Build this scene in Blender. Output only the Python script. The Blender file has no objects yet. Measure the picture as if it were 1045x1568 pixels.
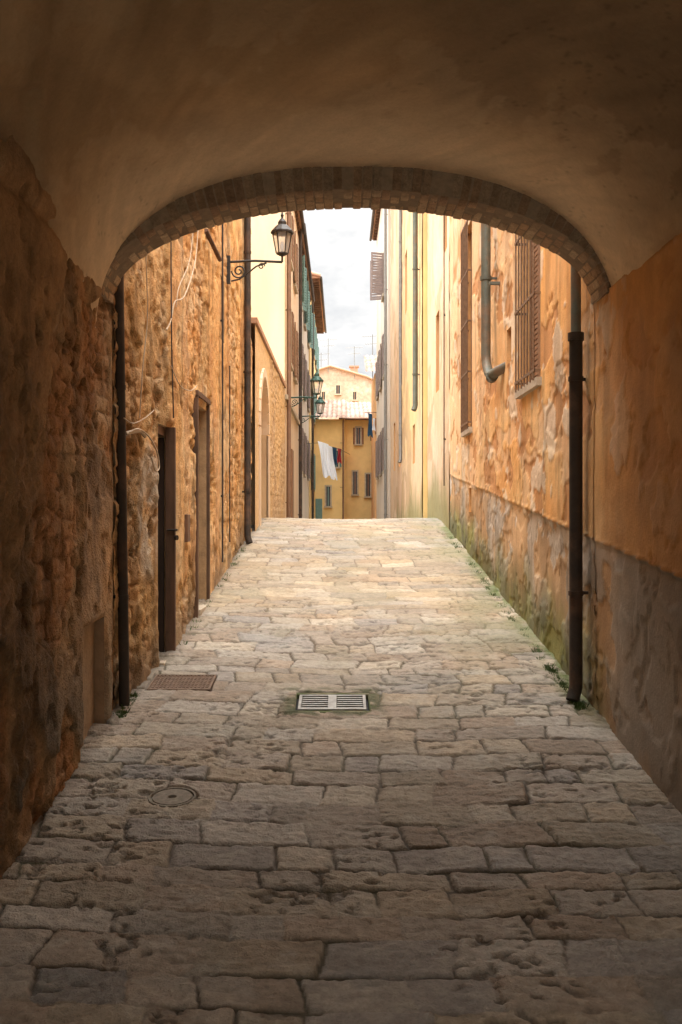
import bpy, math, random
import numpy as np
from mathutils import Vector, Matrix
random.seed(7); rng=np.random.RandomState(7)
S=1524.0
def PX(px,py,d): return ((px-522.5)/S*d, d, 2+(784-py)/S*d)
scene=bpy.context.scene
# ---------------------------------------------------------------- noise
TAB=rng.rand(8,256,256)
def vn(x,y,s=0):
    xi=np.floor(x).astype(int); yi=np.floor(y).astype(int)
    fx=x-xi; fy=y-yi; fx=fx*fx*(3-2*fx); fy=fy*fy*(3-2*fy)
    T=TAB[s%8]; g=lambda a,b:T[(a+s*37)&255,(b+s*91)&255]
    return (g(xi,yi)*(1-fx)+g(xi+1,yi)*fx)*(1-fy)+(g(xi,yi+1)*(1-fx)+g(xi+1,yi+1)*fx)*fy
def fbm(x,y,s=0,o=4,ridge=False):
    r=0;a=1;t=0
    c,sn=math.cos(.6),math.sin(.6)
    for i in range(o):
        v=vn(x*2**i+i*17.3,y*2**i+i*9.1,s+i)
        if ridge: v=1-np.abs(2*v-1)
        r=r+a*v; t+=a; a*=.5
        x,y=x*c-y*sn,x*sn+y*c
    return r/t
def worley(x,y,s=0):
    xi=np.floor(x).astype(int); yi=np.floor(y).astype(int)
    d1=np.full(x.shape,9.);d2=np.full(x.shape,9.);idv=np.zeros(x.shape)
    for a in (-1,0,1):
        for b in (-1,0,1):
            i=(xi+a+s*13)&255;j=(yi+b+s*29)&255
            px=xi+a+.15+.7*TAB[s%8][i,j];py=yi+b+.15+.7*TAB[(s+1)%8][i,j]
            d=np.maximum(np.abs(x-px),np.abs(y-py))*.75+.25*np.sqrt((x-px)**2+(y-py)**2)
            n=d<d1
            d2=np.where(n,d1,np.minimum(d2,d)); idv=np.where(n,TAB[(s+2)%8][i,j],idv); d1=np.where(n,d,d1)
    return d1,d2,idv
def ss(a,b,x):
    t=np.clip((x-a)/(b-a),0,1); return t*t*(3-2*t)
def mixc(c1,c2,m):
    m=np.asarray(m)[...,None]; return np.asarray(c1)*(1-m)+np.asarray(c2)*m
# ---------------------------------------------------------------- materials
def new_mat(name):
    m=bpy.data.materials.new(name); m.use_nodes=True
    nt=m.node_tree; return m,nt,nt.nodes['Principled BSDF']
def noise_node(nt,scale,detail=4,rough=.6,vec=None):
    n=nt.nodes.new('ShaderNodeTexNoise'); n.inputs['Scale'].default_value=scale
    n.inputs['Detail'].default_value=detail; n.inputs['Roughness'].default_value=rough
    if vec: nt.links.new(vec,n.inputs['Vector'])
    return n
def mr(nt,src,a,b,c,d):
    n=nt.nodes.new('ShaderNodeMapRange'); n.inputs[1].default_value=a;n.inputs[2].default_value=b
    n.inputs[3].default_value=c;n.inputs[4].default_value=d; nt.links.new(src,n.inputs[0]); return n.outputs[0]
def mulcol(nt,col,fac):
    v=nt.nodes.new('ShaderNodeVectorMath'); v.operation='SCALE'
    nt.links.new(col,v.inputs[0]); nt.links.new(fac,v.inputs['Scale']); return v.outputs[0]
def mat_vcol(name,rough=.9,s1=14,s2=70,bump=.5,dist=.01,var=.35,spec=.2):
    m,nt,b=new_mat(name)
    a=nt.nodes.new('ShaderNodeAttribute'); a.attribute_name='col'
    tc=nt.nodes.new('ShaderNodeTexCoord').outputs['Object']
    n1=noise_node(nt,s1,4,.65,tc); n2=noise_node(nt,s2,3,.7,tc)
    f1=mr(nt,n1.outputs[0],.25,.75,1-var,1+var); f2=mr(nt,n2.outputs[0],.25,.75,1-var*.6,1+var*.6)
    mu=nt.nodes.new('ShaderNodeMath');mu.operation='MULTIPLY';nt.links.new(f1,mu.inputs[0]);nt.links.new(f2,mu.inputs[1])
    nt.links.new(mulcol(nt,a.outputs['Color'],mu.outputs[0]),b.inputs['Base Color'])
    ad=nt.nodes.new('ShaderNodeMath');ad.operation='ADD';nt.links.new(n1.outputs[0],ad.inputs[0])
    nt.links.new(n2.outputs[0],ad.inputs[1])
    bp=nt.nodes.new('ShaderNodeBump');bp.inputs['Strength'].default_value=bump;bp.inputs['Distance'].default_value=dist
    nt.links.new(ad.outputs[0],bp.inputs['Height']);nt.links.new(bp.outputs[0],b.inputs['Normal'])
    b.inputs['Roughness'].default_value=rough; b.inputs['Specular IOR Level'].default_value=spec
    return m
def mat_s(name,col,rough=.7,metal=0,var=.2,scale=6,bump=.2,dist=.01,col2=None,c2lo=.5,c2hi=.65,spec=.3,streak=False):
    m,nt,b=new_mat(name)
    tc=nt.nodes.new('ShaderNodeTexCoord').outputs['Object']
    if streak:
        mp=nt.nodes.new('ShaderNodeMapping'); mp.inputs['Scale'].default_value=(1,1,.18); nt.links.new(tc,mp.inputs['Vector']); vec=mp.outputs[0]
    else: vec=tc
    n1=noise_node(nt,scale,5,.65,vec)
    rgb=nt.nodes.new('ShaderNodeRGB'); rgb.outputs[0].default_value=(*col,1); src=rgb.outputs[0]
    if col2:
        n2=noise_node(nt,scale*.35,4,.6,vec)
        mx=nt.nodes.new('ShaderNodeMix'); mx.data_type='RGBA'; mx.inputs[6].default_value=(*col,1);mx.inputs[7].default_value=(*col2,1)
        nt.links.new(mr(nt,n2.outputs[0],c2lo,c2hi,0,1),mx.inputs[0]); src=mx.outputs[2]
    nt.links.new(mulcol(nt,src,mr(nt,n1.outputs[0],.25,.75,1-var,1+var)),b.inputs['Base Color'])
    if bump:
        n3=noise_node(nt,scale*5,3,.6,tc)
        bp=nt.nodes.new('ShaderNodeBump');bp.inputs['Strength'].default_value=bump;bp.inputs['Distance'].default_value=dist
        nt.links.new(n3.outputs[0],bp.inputs['Height']);nt.links.new(bp.outputs[0],b.inputs['Normal'])
    b.inputs['Roughness'].default_value=rough;b.inputs['Metallic'].default_value=metal;b.inputs['Specular IOR Level'].default_value=spec
    return m
M_rub=mat_vcol('rubble_plaster',.95,11,60,.85,.02,.25)
M_pls=mat_vcol('old_plaster',.92,7,60,.4,.008,.13)
M_vlt=mat_vcol('vault_plaster',.9,5,40,.35,.01,.09)
M_pav=mat_vcol('paving_stone',.78,26,100,.8,.011,.22,.3)
M_brk=mat_vcol('arch_brick',.95,20,80,.8,.012,.3)
M_til=mat_vcol('roof_tile',.85,8,40,.3,.01,.2)
M_dirt=mat_s('ground_stone',(.34,.30,.23),.95,0,.3,3,.4,.02,(.28,.25,.18))
M_iron=mat_s('cast_iron_dark',(.042,.031,.023),.65,.1,.3,12,.2,.004,(.095,.055,.034),.50,.68)
M_teal=mat_s('copper_green_pipe',(.11,.115,.09),.55,.2,.25,9,.15,.004,(.17,.12,.08),.5,.65)
M_grey=mat_s('grey_pipe',(.24,.23,.21),.5,.3,.2,9,.15,.004)
M_brown=mat_s('brown_pipe',(.18,.10,.06),.6,.1,.25,9,.15,.004)
M_wood=mat_s('aged_wood',(.13,.07,.04),.75,0,.4,14,.4,.006,(.08,.045,.025),streak=True)
M_wood2=mat_s('dark_wood',(.05,.03,.02),.8,0,.4,14,.4,.006,streak=True)
M_dark=mat_s('dark_interior',(.012,.010,.008),.95,bump=0)
M_glass=mat_s('window_glass',(.03,.035,.04),.12,0,.3,2,0,.001,spec=.8)
M_grille=mat_s('rusty_grille',(.20,.12,.07),.7,.1,.3,20,.3,.003)
M_steel=mat_s('drain_steel',(.34,.33,.30),.6,.4,.3,15,.3,.003)
M_rust=mat_s('rust_cover',(.21,.14,.095),.8,.05,.4,25,.5,.004)
M_green=mat_s('green_shutter',(.14,.24,.22),.6,0,.2,8)
M_brsh=mat_s('brown_shutter',(.26,.14,.075),.65,0,.25,8)
M_gysh=mat_s('grey_shutter',(.26,.20,.18),.65,0,.25,8)
M_stone=mat_s('sill_stone',(.46,.38,.28),.85,0,.25,10,.4,.008)
M_cable=mat_s('pale_cable',(.50,.38,.26),.7,0,.1,bump=0)
M_cabled=mat_s('dark_cable',(.05,.04,.035),.7,0,.1,bump=0)
M_white=mat_s('white_cotton',(.80,.82,.86),.9,0,.04,6,.1)
M_red=mat_s('red_cloth',(.45,.04,.04),.9); M_navy=mat_s('navy_cloth',(.03,.08,.14),.9)
M_leaf=mat_s('plant_leaf',(.07,.11,.03),.7,0,.4,20,bump=0)
M_terra=mat_s('terracotta',(.42,.24,.15),.85,0,.2,20)
def wallm(n,c,c2=None,**k): return mat_s(n,c,.9,0,.14,1.6,.3,.01,c2,**k)
M_yel=wallm('yellow_render',(.80,.57,.25),(.74,.50,.23)); M_pale=wallm('pale_cream_render',(.70,.54,.38),(.66,.47,.29),streak=True)
M_och=wallm('ochre_render',(.64,.41,.20),(.54,.35,.18)); M_wht=wallm('whitish_render',(.70,.61,.51),(.60,.50,.40),streak=True)
M_gab=mat_s('old_brickwork',(.50,.34,.25),.95,0,.3,5,.5,.03,(.58,.45,.35)); M_org=wallm('orange_render',(.70,.40,.19),(.66,.45,.25))
M_lamp=mat_s('lamp_iron',(.045,.04,.035),.5,.4,.2,bump=0)
M_lampg=mat_s('lamp_green',(.03,.07,.055),.5,.4,.2,bump=0)
mg,nt,b=new_mat('lantern_glass'); b.inputs['Base Color'].default_value=(.75,.75,.7,1); b.inputs['Roughness'].default_value=.15; b.inputs['Alpha'].default_value=.35; 
nn=noise_node(nt,8); nt.links.new(mr(nt,nn.outputs[0],.3,.7,.1,.3),b.inputs['Roughness']); M_lg=mg
# ---------------------------------------------------------------- builders
def empty(name,loc=(0,0,0)):
    e=bpy.data.objects.new(name,None); scene.collection.objects.link(e); e.location=loc; e.empty_display_size=.2; return e
def link(me,name,parent=None):
    o=bpy.data.objects.new(name,me); scene.collection.objects.link(o)
    if parent: 
        o.parent=parent; o.matrix_parent_inverse=Matrix.Translation(-Vector(parent.location))
    return o
class MB:
    def __init__(s): s.v=[];s.f=[];s.m=[];s.sm=[]
    def add(s,vs,fs,mi=0,sm=False):
        n=len(s.v); s.v+= [tuple(v) for v in vs]
        for f in fs: s.f.append([n+i for i in f]); s.m.append(mi); s.sm.append(sm)
    def box(s,x0,x1,y0,y1,z0,z1,mi=0,M=None):
        vs=[(x,y,z) for x in (x0,x1) for y in (y0,y1) for z in (z0,z1)]
        if M is not None: vs=[M@Vector(v) for v in vs]
        s.add(vs,[(0,1,3,2),(4,6,7,5),(0,4,5,1),(2,3,7,6),(0,2,6,4),(1,5,7,3)],mi)
    def quad(s,a,b,c,d,mi=0): s.add([a,b,c,d],[(0,1,2,3)],mi)
    def tube(s,pts,r,mi=0,n=10,cap=True):
        pts=[Vector(p) for p in pts]; rs=r if isinstance(r,(list,tuple)) else [r]*len(pts)
        vs=[];prev=None
        for i,p in enumerate(pts):
            t=(pts[min(i+1,len(pts)-1)]-pts[max(i-1,0)])
            if t.length<1e-9: t=Vector((0,0,1))
            t.normalize()
            if prev is None:
                u=t.cross(Vector((0,1,0)) if abs(t.y)<.9 else Vector((1,0,0))).normalized()
            else: u=(prev-t*prev.dot(t)).normalized()
            prev=u; w=t.cross(u)
            for k in range(n):
                a=2*math.pi*k/n; vs.append(p+(u*math.cos(a)+w*math.sin(a))*rs[i])
        fs=[]
        for i in range(len(pts)-1):
            for k in range(n):
                fs.append((i*n+k,i*n+(k+1)%n,(i+1)*n+(k+1)%n,(i+1)*n+k))
        s.add(vs,fs,mi,True)
        if cap:
            m=len(pts)-1
            s.add([vs[k] for k in range(n)],[tuple(range(n))[::-1]],mi); s.add([vs[m*n+k] for k in range(n)],[tuple(range(n))],mi)
    def lathe(s,prof,c,mi=0,n=16,sm=True):
        vs=[(c[0]+r*math.cos(2*math.pi*k/n),c[1]+r*math.sin(2*math.pi*k/n),c[2]+z) for r,z in prof for k in range(n)]
        fs=[(i*n+k,i*n+(k+1)%n,(i+1)*n+(k+1)%n,(i+1)*n+k) for i in range(len(prof)-1) for k in range(n)]
        s.add(vs,fs,mi,sm)
    def make(s,name,mats,parent=None,bevel=0):
        me=bpy.data.meshes.new(name); me.from_pydata(s.v,[],s.f); 
        for m in (mats if isinstance(mats,list) else [mats]): me.materials.append(m)
        me.polygons.foreach_set('material_index',s.m); me.polygons.foreach_set('use_smooth',s.sm); me.update()
        o=link(me,name,parent)
        if bevel:
            bv=o.modifiers.new('b','BEVEL'); bv.width=bevel; bv.segments=2; bv.limit_method='ANGLE'
        return o
def grid_obj(name,V,C,mat,keep=None,flip=False,parent=None,smooth=True):
    nu,nv=V.shape[:2]
    idx=np.arange(nu*nv).reshape(nu,nv)
    q=np.stack([idx[:-1,:-1],idx[1:,:-1],idx[1:,1:],idx[:-1,1:]],-1)
    if flip: q=q[...,::-1]
    if keep is not None: q=q[keep]
    q=q.reshape(-1,4); n=len(q)
    me=bpy.data.meshes.new(name)
    me.vertices.add(nu*nv); me.vertices.foreach_set('co',V.reshape(-1).astype(np.float32))
    me.loops.add(n*4); me.loops.foreach_set('vertex_index',q.reshape(-1).astype(np.int32))
    me.polygons.add(n); me.polygons.foreach_set('loop_start',np.arange(0,n*4,4,dtype=np.int32))
    try: me.polygons.foreach_set('loop_total',np.full(n,4,dtype=np.int32))
    except Exception: pass
    me.polygons.foreach_set('use_smooth',np.full(n,smooth)); me.update(calc_edges=True); me.validate()
    ca=me.color_attributes.new('col','FLOAT_COLOR','POINT')
    cc=np.ones((nu*nv,4),np.float32); cc[:,:3]=np.clip(C.reshape(-1,3),0.005,.85); ca.data.foreach_set('color',cc.reshape(-1))
    me.materials.append(mat)
    return link(me,name,parent)
def axis(segs,extra=()):
    out=[]
    for a,b,st in segs: out+=list(np.arange(a,b,st))
    out.append(segs[-1][1]); out+=list(extra)
    out=np.unique(np.round(out,4))
    ex=np.array(extra) if len(extra) else None
    if ex is not None:
        keep=[ (p in np.round(ex,4)) or np.min(np.abs(ex-p))>.006 for p in out]; out=out[keep]
    return out
# ---------------------------------------------------------------- terrain profile
m=0.117
def zg(y):
    y=np.asarray(y,float)
    a=15.4; L=2.2; s2=-.05
    z=np.where(y<a,m*y,0)
    t=np.clip((y-a)/L,0,1)
    z=np.where(y>=a,m*a+L*(m*t+(s2-m)*t*t/2)+np.where(y>a+L,s2*(y-a-L),0),z)
    z=np.maximum(z,np.where(y<0,-.9,-.2))
    return z
def zf(y): return float(zg(y))
def xl(y):
    y=np.asarray(y,float)
    return -1.32-.12*np.clip((8-y)/1.7,0,1)
def xr(y): return np.full(np.shape(y),1.6)
XL=lambda y: float(xl(y))
TB=-2.2   # rear mouth of the passage
# ---------------------------------------------------------------- ground sheet
ys=axis([(-300,-8,40),(-8,60,.5),(60,900,60)]); xs=axis([(-400,-6,40),(-6,6,.5),(6,400,40)])
U,V_=np.meshgrid(ys,xs,indexing='ij')
g=grid_obj('ground',np.stack([V_,U,zg(U)-.07],-1),np.full(U.shape+(3,),.3),M_dirt,flip=True)
# ---------------------------------------------------------------- paved street
GR=(-.30,.185,6.36,6.78); RU=(-1.33,-.88,6.74,7.12); MHc=(-.843,4.97,.118)
ys=axis([(-7,2.6,.12),(2.6,8.2,.0095),(8.2,19.5,.018),(19.5,60,.25)]); xs=np.linspace(-1.62,1.78,350)
Y,X=np.meshgrid(ys,xs,indexing='ij')
Yw=Y+.030*(fbm(X*.9,Y*.7,1,2)-.5)*2+.011*(fbm(X*5,Y*5,2,3)-.5)*2+.03*X
Xw=X+.014*(fbm(X*6,Y*6,3,3)-.5)*2+.05*(fbm(X*.5,Y*.7,4,2)-.5)*2
rows=[-7.2]
while rows[-1]<61:
    r=rows[-1]; base=.215 if r<8 else .235
    rows.append(r+base*random.uniform(.7,1.25))
rows=np.array(rows); ri=np.clip(np.searchsorted(rows,Yw)-1,0,len(rows)-2)
dy=np.minimum(Yw-rows[ri],rows[ri+1]-Yw)
dx=np.zeros_like(X); sid=np.zeros(X.shape,int); cxs=np.zeros_like(X)
cnt=0
for r in range(len(rows)-1):
    msk=ri==r
    if not msk.any(): continue
    b=[-2.1+random.random()*.3]
    while b[-1]<2.2:
        b.append(b[-1]+random.choice([.2,.26,.3,.34,.40,.46,.52])*random.uniform(.85,1.15))
    b=np.array(b); sk=random.uniform(-.22,.22); xx=Xw[msk]+sk*(Yw[msk]-rows[r]); k=np.clip(np.searchsorted(b,xx)-1,0,len(b)-2)
    dx[msk]=np.minimum(xx-b[k],b[k+1]-xx); sid[msk]=cnt+k; cxs[msk]=xx-(b[k]+b[k+1])/2; cnt+=len(b)
R=rng.rand(cnt+5,6)
jl=fbm(X*3.1,Y*3.1,6,3)
ed=np.minimum(dx,dy)
jw=np.maximum(.002+.010*(jl-.36)+.002*R[sid,5],.0008)
top=ss(jw*.4,jw+.007,ed)
open_=ss(.34,.54,jl)*.7+.28
top=1-(1-top)*open_
near=ss(9,5,Y)
wear=fbm(X*8,Y*8,5,4)
chis=fbm(X*20+Y*5,Y*44,6,3); fine=fbm(X*55,Y*70,3,2); grv=fbm(X*9,Y*60+X*8,4,2)
pit=ss(.60,.70,fbm(X*17,Y*26,2,3))*ss(.44,.62,fbm(X*1.7,Y*1.7,3,2)+R[sid,4]*.25-.12)
chip=ss(.03,.0,ed)*ss(.55,.68,fbm(X*11,Y*11,4,3))
h=top*(.012+.006*R[sid,0])+top*((R[sid,1]-.5)*.024*cxs/.25+(wear-.5)*.010+(chis-.5)*(.008+.007*near)+(fine-.5)*.006+(grv-.5)*.005*near-pit*.016-chip*.012)
pal=np.array([[.45,.375,.275],[.42,.36,.285],[.47,.38,.27],[.40,.355,.30],[.49,.42,.32],[.43,.34,.25],[.51,.45,.365],[.43,.36,.28]])
C=pal[(R[sid,2]*len(pal)).astype(int)%len(pal)]*(.86+.30*R[sid,3])[...,None]
C=C*(.84+.32*fbm(X*3,Y*3,1,4))[...,None]*(.72+.40*chis+.14*wear)[...,None]
lich=ss(.55,.68,fbm(X*6,Y*8,4,5)); C=mixc(C,[.53,.475,.385],lich*.35)
blu=ss(.61,.69,fbm(X*1.5,Y*1.7,7,3)); C=mixc(C,C*np.array([.85,.92,.98]),blu*.45)
C=C*(1-.45*pit)[...,None]*(1-.25*chip)[...,None]
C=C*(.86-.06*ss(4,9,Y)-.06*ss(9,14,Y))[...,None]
och=ss(.42,.65,fbm(X*.9,Y*.6,6,3))*ss(6,9,Y); C=mixc(C,C*np.array([1.08,.98,.80]),och*.6)
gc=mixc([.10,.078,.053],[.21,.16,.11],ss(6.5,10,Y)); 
grn=np.clip(ss(.5,.62,fbm(X*1.4,Y*1.1,7,3))*.3+ss(.55,.0,1.6-X)*ss(5.5,7,Y)*ss(.3,.6,fbm(X*5,Y*3,2,3))+ss(.25,.0,X+1.35)*ss(.4,.6,fbm(X*4,Y*3,3,3))*.5,0,1)
gc=mixc(gc,[.12,.125,.055],grn*.7)
C=mixc(gc,C,ss(.1,.9,top))
edge=ss(.20,.0,1.6-X)*ss(5.8,6.6,Y)*ss(.3,.6,fbm(X*9,Y*4,5,3)); C=mixc(C,[.11,.14,.035],edge*.9)
C=mixc(C,[.22,.215,.11],ss(.75,.1,1.6-X)*ss(7,9,Y)*ss(.40,.7,fbm(X*3,Y*2,5,3))*.55)
C=mixc(C,[.26,.235,.145],ss(.54,.66,fbm(X*2,Y*1.2,2,4))*ss(6.5,8,Y)*.3)
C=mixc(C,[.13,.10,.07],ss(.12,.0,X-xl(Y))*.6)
dg=np.maximum(np.maximum(GR[0]-X,X-GR[1]),np.maximum(GR[2]-Y,Y-GR[3]))
C=mixc(C,[.09,.10,.045],ss(.14,.02,dg)*ss(.30,.55,fbm(X*9,Y*9,1,3))*.9)
def rect(h,r,pad,val):
    m_=(X>r[0]-pad)&(X<r[1]+pad)&(Y>r[2]-pad)&(Y<r[3]+pad); return np.where(m_,val,h)
h=rect(h,GR,.0,-.03); h=rect(h,RU,.0,-.03); h=np.where((X-MHc[0])**2+(Y-MHc[1])**2<(MHc[2]+.008)**2,-.02,h)
C=np.where(((dg<0)|((X>RU[0])&(X<RU[1])&(Y>RU[2])&(Y<RU[3])))[...,None],.03,C)
crown=-.012*np.cos((X-.1)*2.0)
Z=zg(Y)+h+crown-.02
grid_obj('paved_street',np.stack([X,Y,Z],-1),C,M_pav,flip=True)
def slopeM(x,y,dz=0): return Matrix.Translation((x,y,zf(y)+dz-.02-.012*math.cos((x-.1)*2)))@Matrix.Rotation(math.atan(m),4,'X')
# drain grate
b=MB(); cx=(GR[0]+GR[1])/2; cy=(GR[2]+GR[3])/2; M=slopeM(cx,cy,.010); hw=(GR[1]-GR[0])/2-.02; hh=(GR[3]-GR[2])/2-.055
for a in ((-hw,hw,-hh,-hh+.02),(-hw,hw,hh-.02,hh),(-hw,-hw+.02,-hh+.0201,hh-.0201),(hw-.02,hw,-hh+.0201,hh-.0201),(-.028,.028,-hh+.0201,hh-.0201)):
    b.box(a[0],a[1],a[2],a[3],-.03,0,0,M)
n=6
for i in range(n):
    y0=-hh+.036+i*(2*hh-.055)/n
    for x0,x1 in ((-hw+.0202,-.0282),(.0282,hw-.0202)):
        b.box(x0,x1,y0,y0+.015,-.03,-.003,0,M)
b.box(-hw,hw,-hh,hh,-.10,-.07,1,M)
b.make('drain_grate',[M_steel,M_dark],bevel=.002)
b=MB(); a0,a1,c0,c1=-hw-.018,hw+.018,-hh-.018,hh+.018
for q in ((a0-.05,a1+.05,c0-.04,c0),(a0-.05,a1+.05,c1,c1+.04),(a0-.05,a0,c0+.002,c1-.002),(a1,a1+.05,c0+.002,c1-.002)): b.box(*q,-.06,-.003,0,M)
b.make('drain_surround',mat_s('mossy_stone',(.22,.20,.12),.9,0,.3,12,.5,.008,(.10,.12,.045),.42,.55),bevel=.008)
b=MB(); cx=(RU[0]+RU[1])/2; cy=(RU[2]+RU[3])/2; M=slopeM(cx,cy,.012); hw=(RU[1]-RU[0])/2-.01; hh=(RU[3]-RU[2])/2-.01
b.box(-hw,hw,-hh,hh,-.03,-.004,0,M)
for i in range(15):
    for j in range(9):
        x=-hw+.03+i*(2*hw-.06)/14; y=-hh+.03+j*(2*hh-.06)/8; b.box(x-.009,x+.009,y-.012,y+.012,-.0035,.004,0,M)
for a in ((-hw,hw,-hh,-hh+.012),(-hw,hw,hh-.012,hh),(-hw,-hw+.012,-hh+.0121,hh-.0121),(hw-.012,hw,-hh+.0121,hh-.0121)): b.box(*a,-.0035,.006,0,M)
b.make('iron_floor_cover',M_rust)
b=MB(); M=slopeM(MHc[0],MHc[1],.010); N=40
def ringv(r,z): return [M@Vector((r*math.cos(2*math.pi*k/N),r*math.sin(2*math.pi*k/N),z)) for k in range(N)]
def rings(lst,mi):
    vs=[];[vs.extend(ringv(r,z)) for r,z in lst]
    b.add(vs,[(i*N+k,i*N+(k+1)%N,(i+1)*N+(k+1)%N,(i+1)*N+k) for i in range(len(lst)-1) for k in range(N)],mi)
rings([(MHc[2],-.02),(MHc[2],.004),(MHc[2]-.010,.004),(MHc[2]-.011,-.008),(MHc[2]-.020,-.008),(MHc[2]-.021,.003),(.022,.003),(.02,-.01),(.001,-.01)],0)
b.make('manhole_cover',mat_s('manhole_stone_iron',(.31,.27,.21),.8,0,.35,30,.8,.006))
# ---------------------------------------------------------------- helper: facade with openings
def keepmask(us,vs,ops):
    uc=(us[1:]+us[:-1])/2; vc=(vs[1:]+vs[:-1])/2; k=np.ones((len(uc),len(vc)),bool)
    for o in ops: k[np.ix_((uc>o[0])&(uc<o[1]),(vc>o[2])&(vc<o[3]))]=False
    return k
def opfade(U,V,ops,w=.07):
    f=np.ones(U.shape)
    for o in ops:
        d=np.maximum(np.maximum(o[0]-U,U-o[1]),np.maximum(o[2]-V,V-o[3])); f=np.minimum(f,ss(0,w,d))
    return f
def reveals(side,xf,ops,parent,mat,back=M_dark,depth=.24):
    b=MB()
    for o in ops:
        x0=float(xf(o[0]));x1=float(xf(o[1])); s=-1 if side=='L' else 1; D=s*(o[4] if len(o)>4 else depth)
        u0,u1,v0,v1=o[:4]
        b.quad((x0,u0,v0),(x0,u0,v1),(x0+D,u0,v1),(x0+D,u0,v0)); b.quad((x1,u1,v0),(x1,u1,v1),(x1+D,u1,v1),(x1+D,u1,v0))
        b.quad((x0,u0,v1),(x1,u1,v1),(x1+D,u1,v1),(x0+D,u0,v1)); b.quad((x0,u0,v0),(x1,u1,v0),(x1+D,u1,v0),(x0+D,u0,v0))
        b.quad((x0+D,u0,v0),(x1+D,u1,v0),(x1+D,u1,v1),(x0+D,u0,v1),1)
    return b.make('opening_reveals',[mat,back],parent)
def leftfield(U,V_,seed,thr):
    wx=.35*fbm(U*3,V_*3,1,3); wy=.35*fbm(U*3+7,V_*3,2,3)
    d1,d2,idv=worley(U/.27+wx*.8,V_/.10+wy*.8,seed)
    e1=d2-d1
    rg=fbm(U*7,V_*5,seed+1,4,True)
    rough=.032*(fbm(U*6,V_*6,3,4)-.5)+.024*(fbm(U*20,V_*20,5,2)-.5)+.024*(rg-.6)
    cav=ss(.66,.72,fbm(U*5,V_*7,seed+3,3)); 
    st=ss(.02,.14,e1)*.014+idv*.014+rough*.9
    pm=fbm(U*1.5,V_*1.0,seed+2,6)
    pl=ss(thr,thr+.010,pm)
    half=ss(thr-.10,thr-.05,pm)*(1-pl)
    plh=.042+rough*.5
    D=st*(1-pl)*(1-half)+(.022+rough)*half+plh*pl-cav*.024*(1-.5*pl)
    return e1,idv,pl,half,D,cav
# ---------------------------------------------------------------- VAULTED PASSAGE
pas=empty('vaulted_passage')
TL=-1.415; TR=1.61; YN=5.95; YF=6.33
ops=[(5.42,6.08,.3,1.36,.06)]
us=axis([(TB,2.5,.2),(2.5,YF,.015)],[5.42,6.08]); vs=axis([(-1.2,3.75,.017)],[1.36])
U,V_=np.meshgrid(us,vs,indexing='ij')
f=opfade(U,V_,ops,.03)
e1,idv,pl,half,D,cav=leftfield(U,V_,3,.505)
D=D+.05*(fbm(U*.7,V_*.7,6,3)-.5)
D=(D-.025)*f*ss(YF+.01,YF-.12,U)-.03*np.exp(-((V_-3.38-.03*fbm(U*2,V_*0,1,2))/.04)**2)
xb=TL-.035*ss(5.2,6.2,U)
C=mixc(mixc([.40,.23,.115],[.54,.37,.21],idv),[.48,.24,.10],ss(.35,.65,fbm(U*2.3,V_*2.3,3,4)))
C=C*(.66+.34*ss(0,.15,e1))[...,None]
C=mixc(C,[.42,.26,.13],half)
Cp=mixc([.50,.295,.14],[.35,.22,.12],ss(.35,.65,fbm(U*1.2,V_*1.6,5,4)))
Cp=mixc(Cp,[.22,.19,.14],ss(1.9,.7,V_+.5*(fbm(U*1.5,V_*1.5,1,3)-.5))*.75)
C=mixc(C,Cp,pl); C=C*(.68+.58*fbm(U*6,V_*6,2,4))[...,None]*(1-.3*cav)[...,None]
streak=ss(.52,.68,fbm(U*5,V_*.8,6,4)); C=C*(1-.38*streak)[...,None]
C=C*(.64+.40*ss(3.9,6,U))[...,None]  # dims away from the arch: passage shade put into the wall colour
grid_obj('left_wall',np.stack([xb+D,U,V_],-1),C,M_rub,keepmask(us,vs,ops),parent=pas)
reveals('L',lambda y:TL-.035*float(ss(5.2,6.2,np.array(y))),ops,pas,mat_s('niche_plaster',(.34,.23,.14),.9,0,.25,6,.5,.01),mat_s('niche_board',(.34,.23,.135),.9,0,.3,5,.6,.015,(.26,.175,.11)))
us=axis([(TB,2.5,.2),(2.5,YF,.018)]); vs=axis([(-1.2,3.75,.018)])
U,V_=np.meshgrid(us,vs,indexing='ij')
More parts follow.
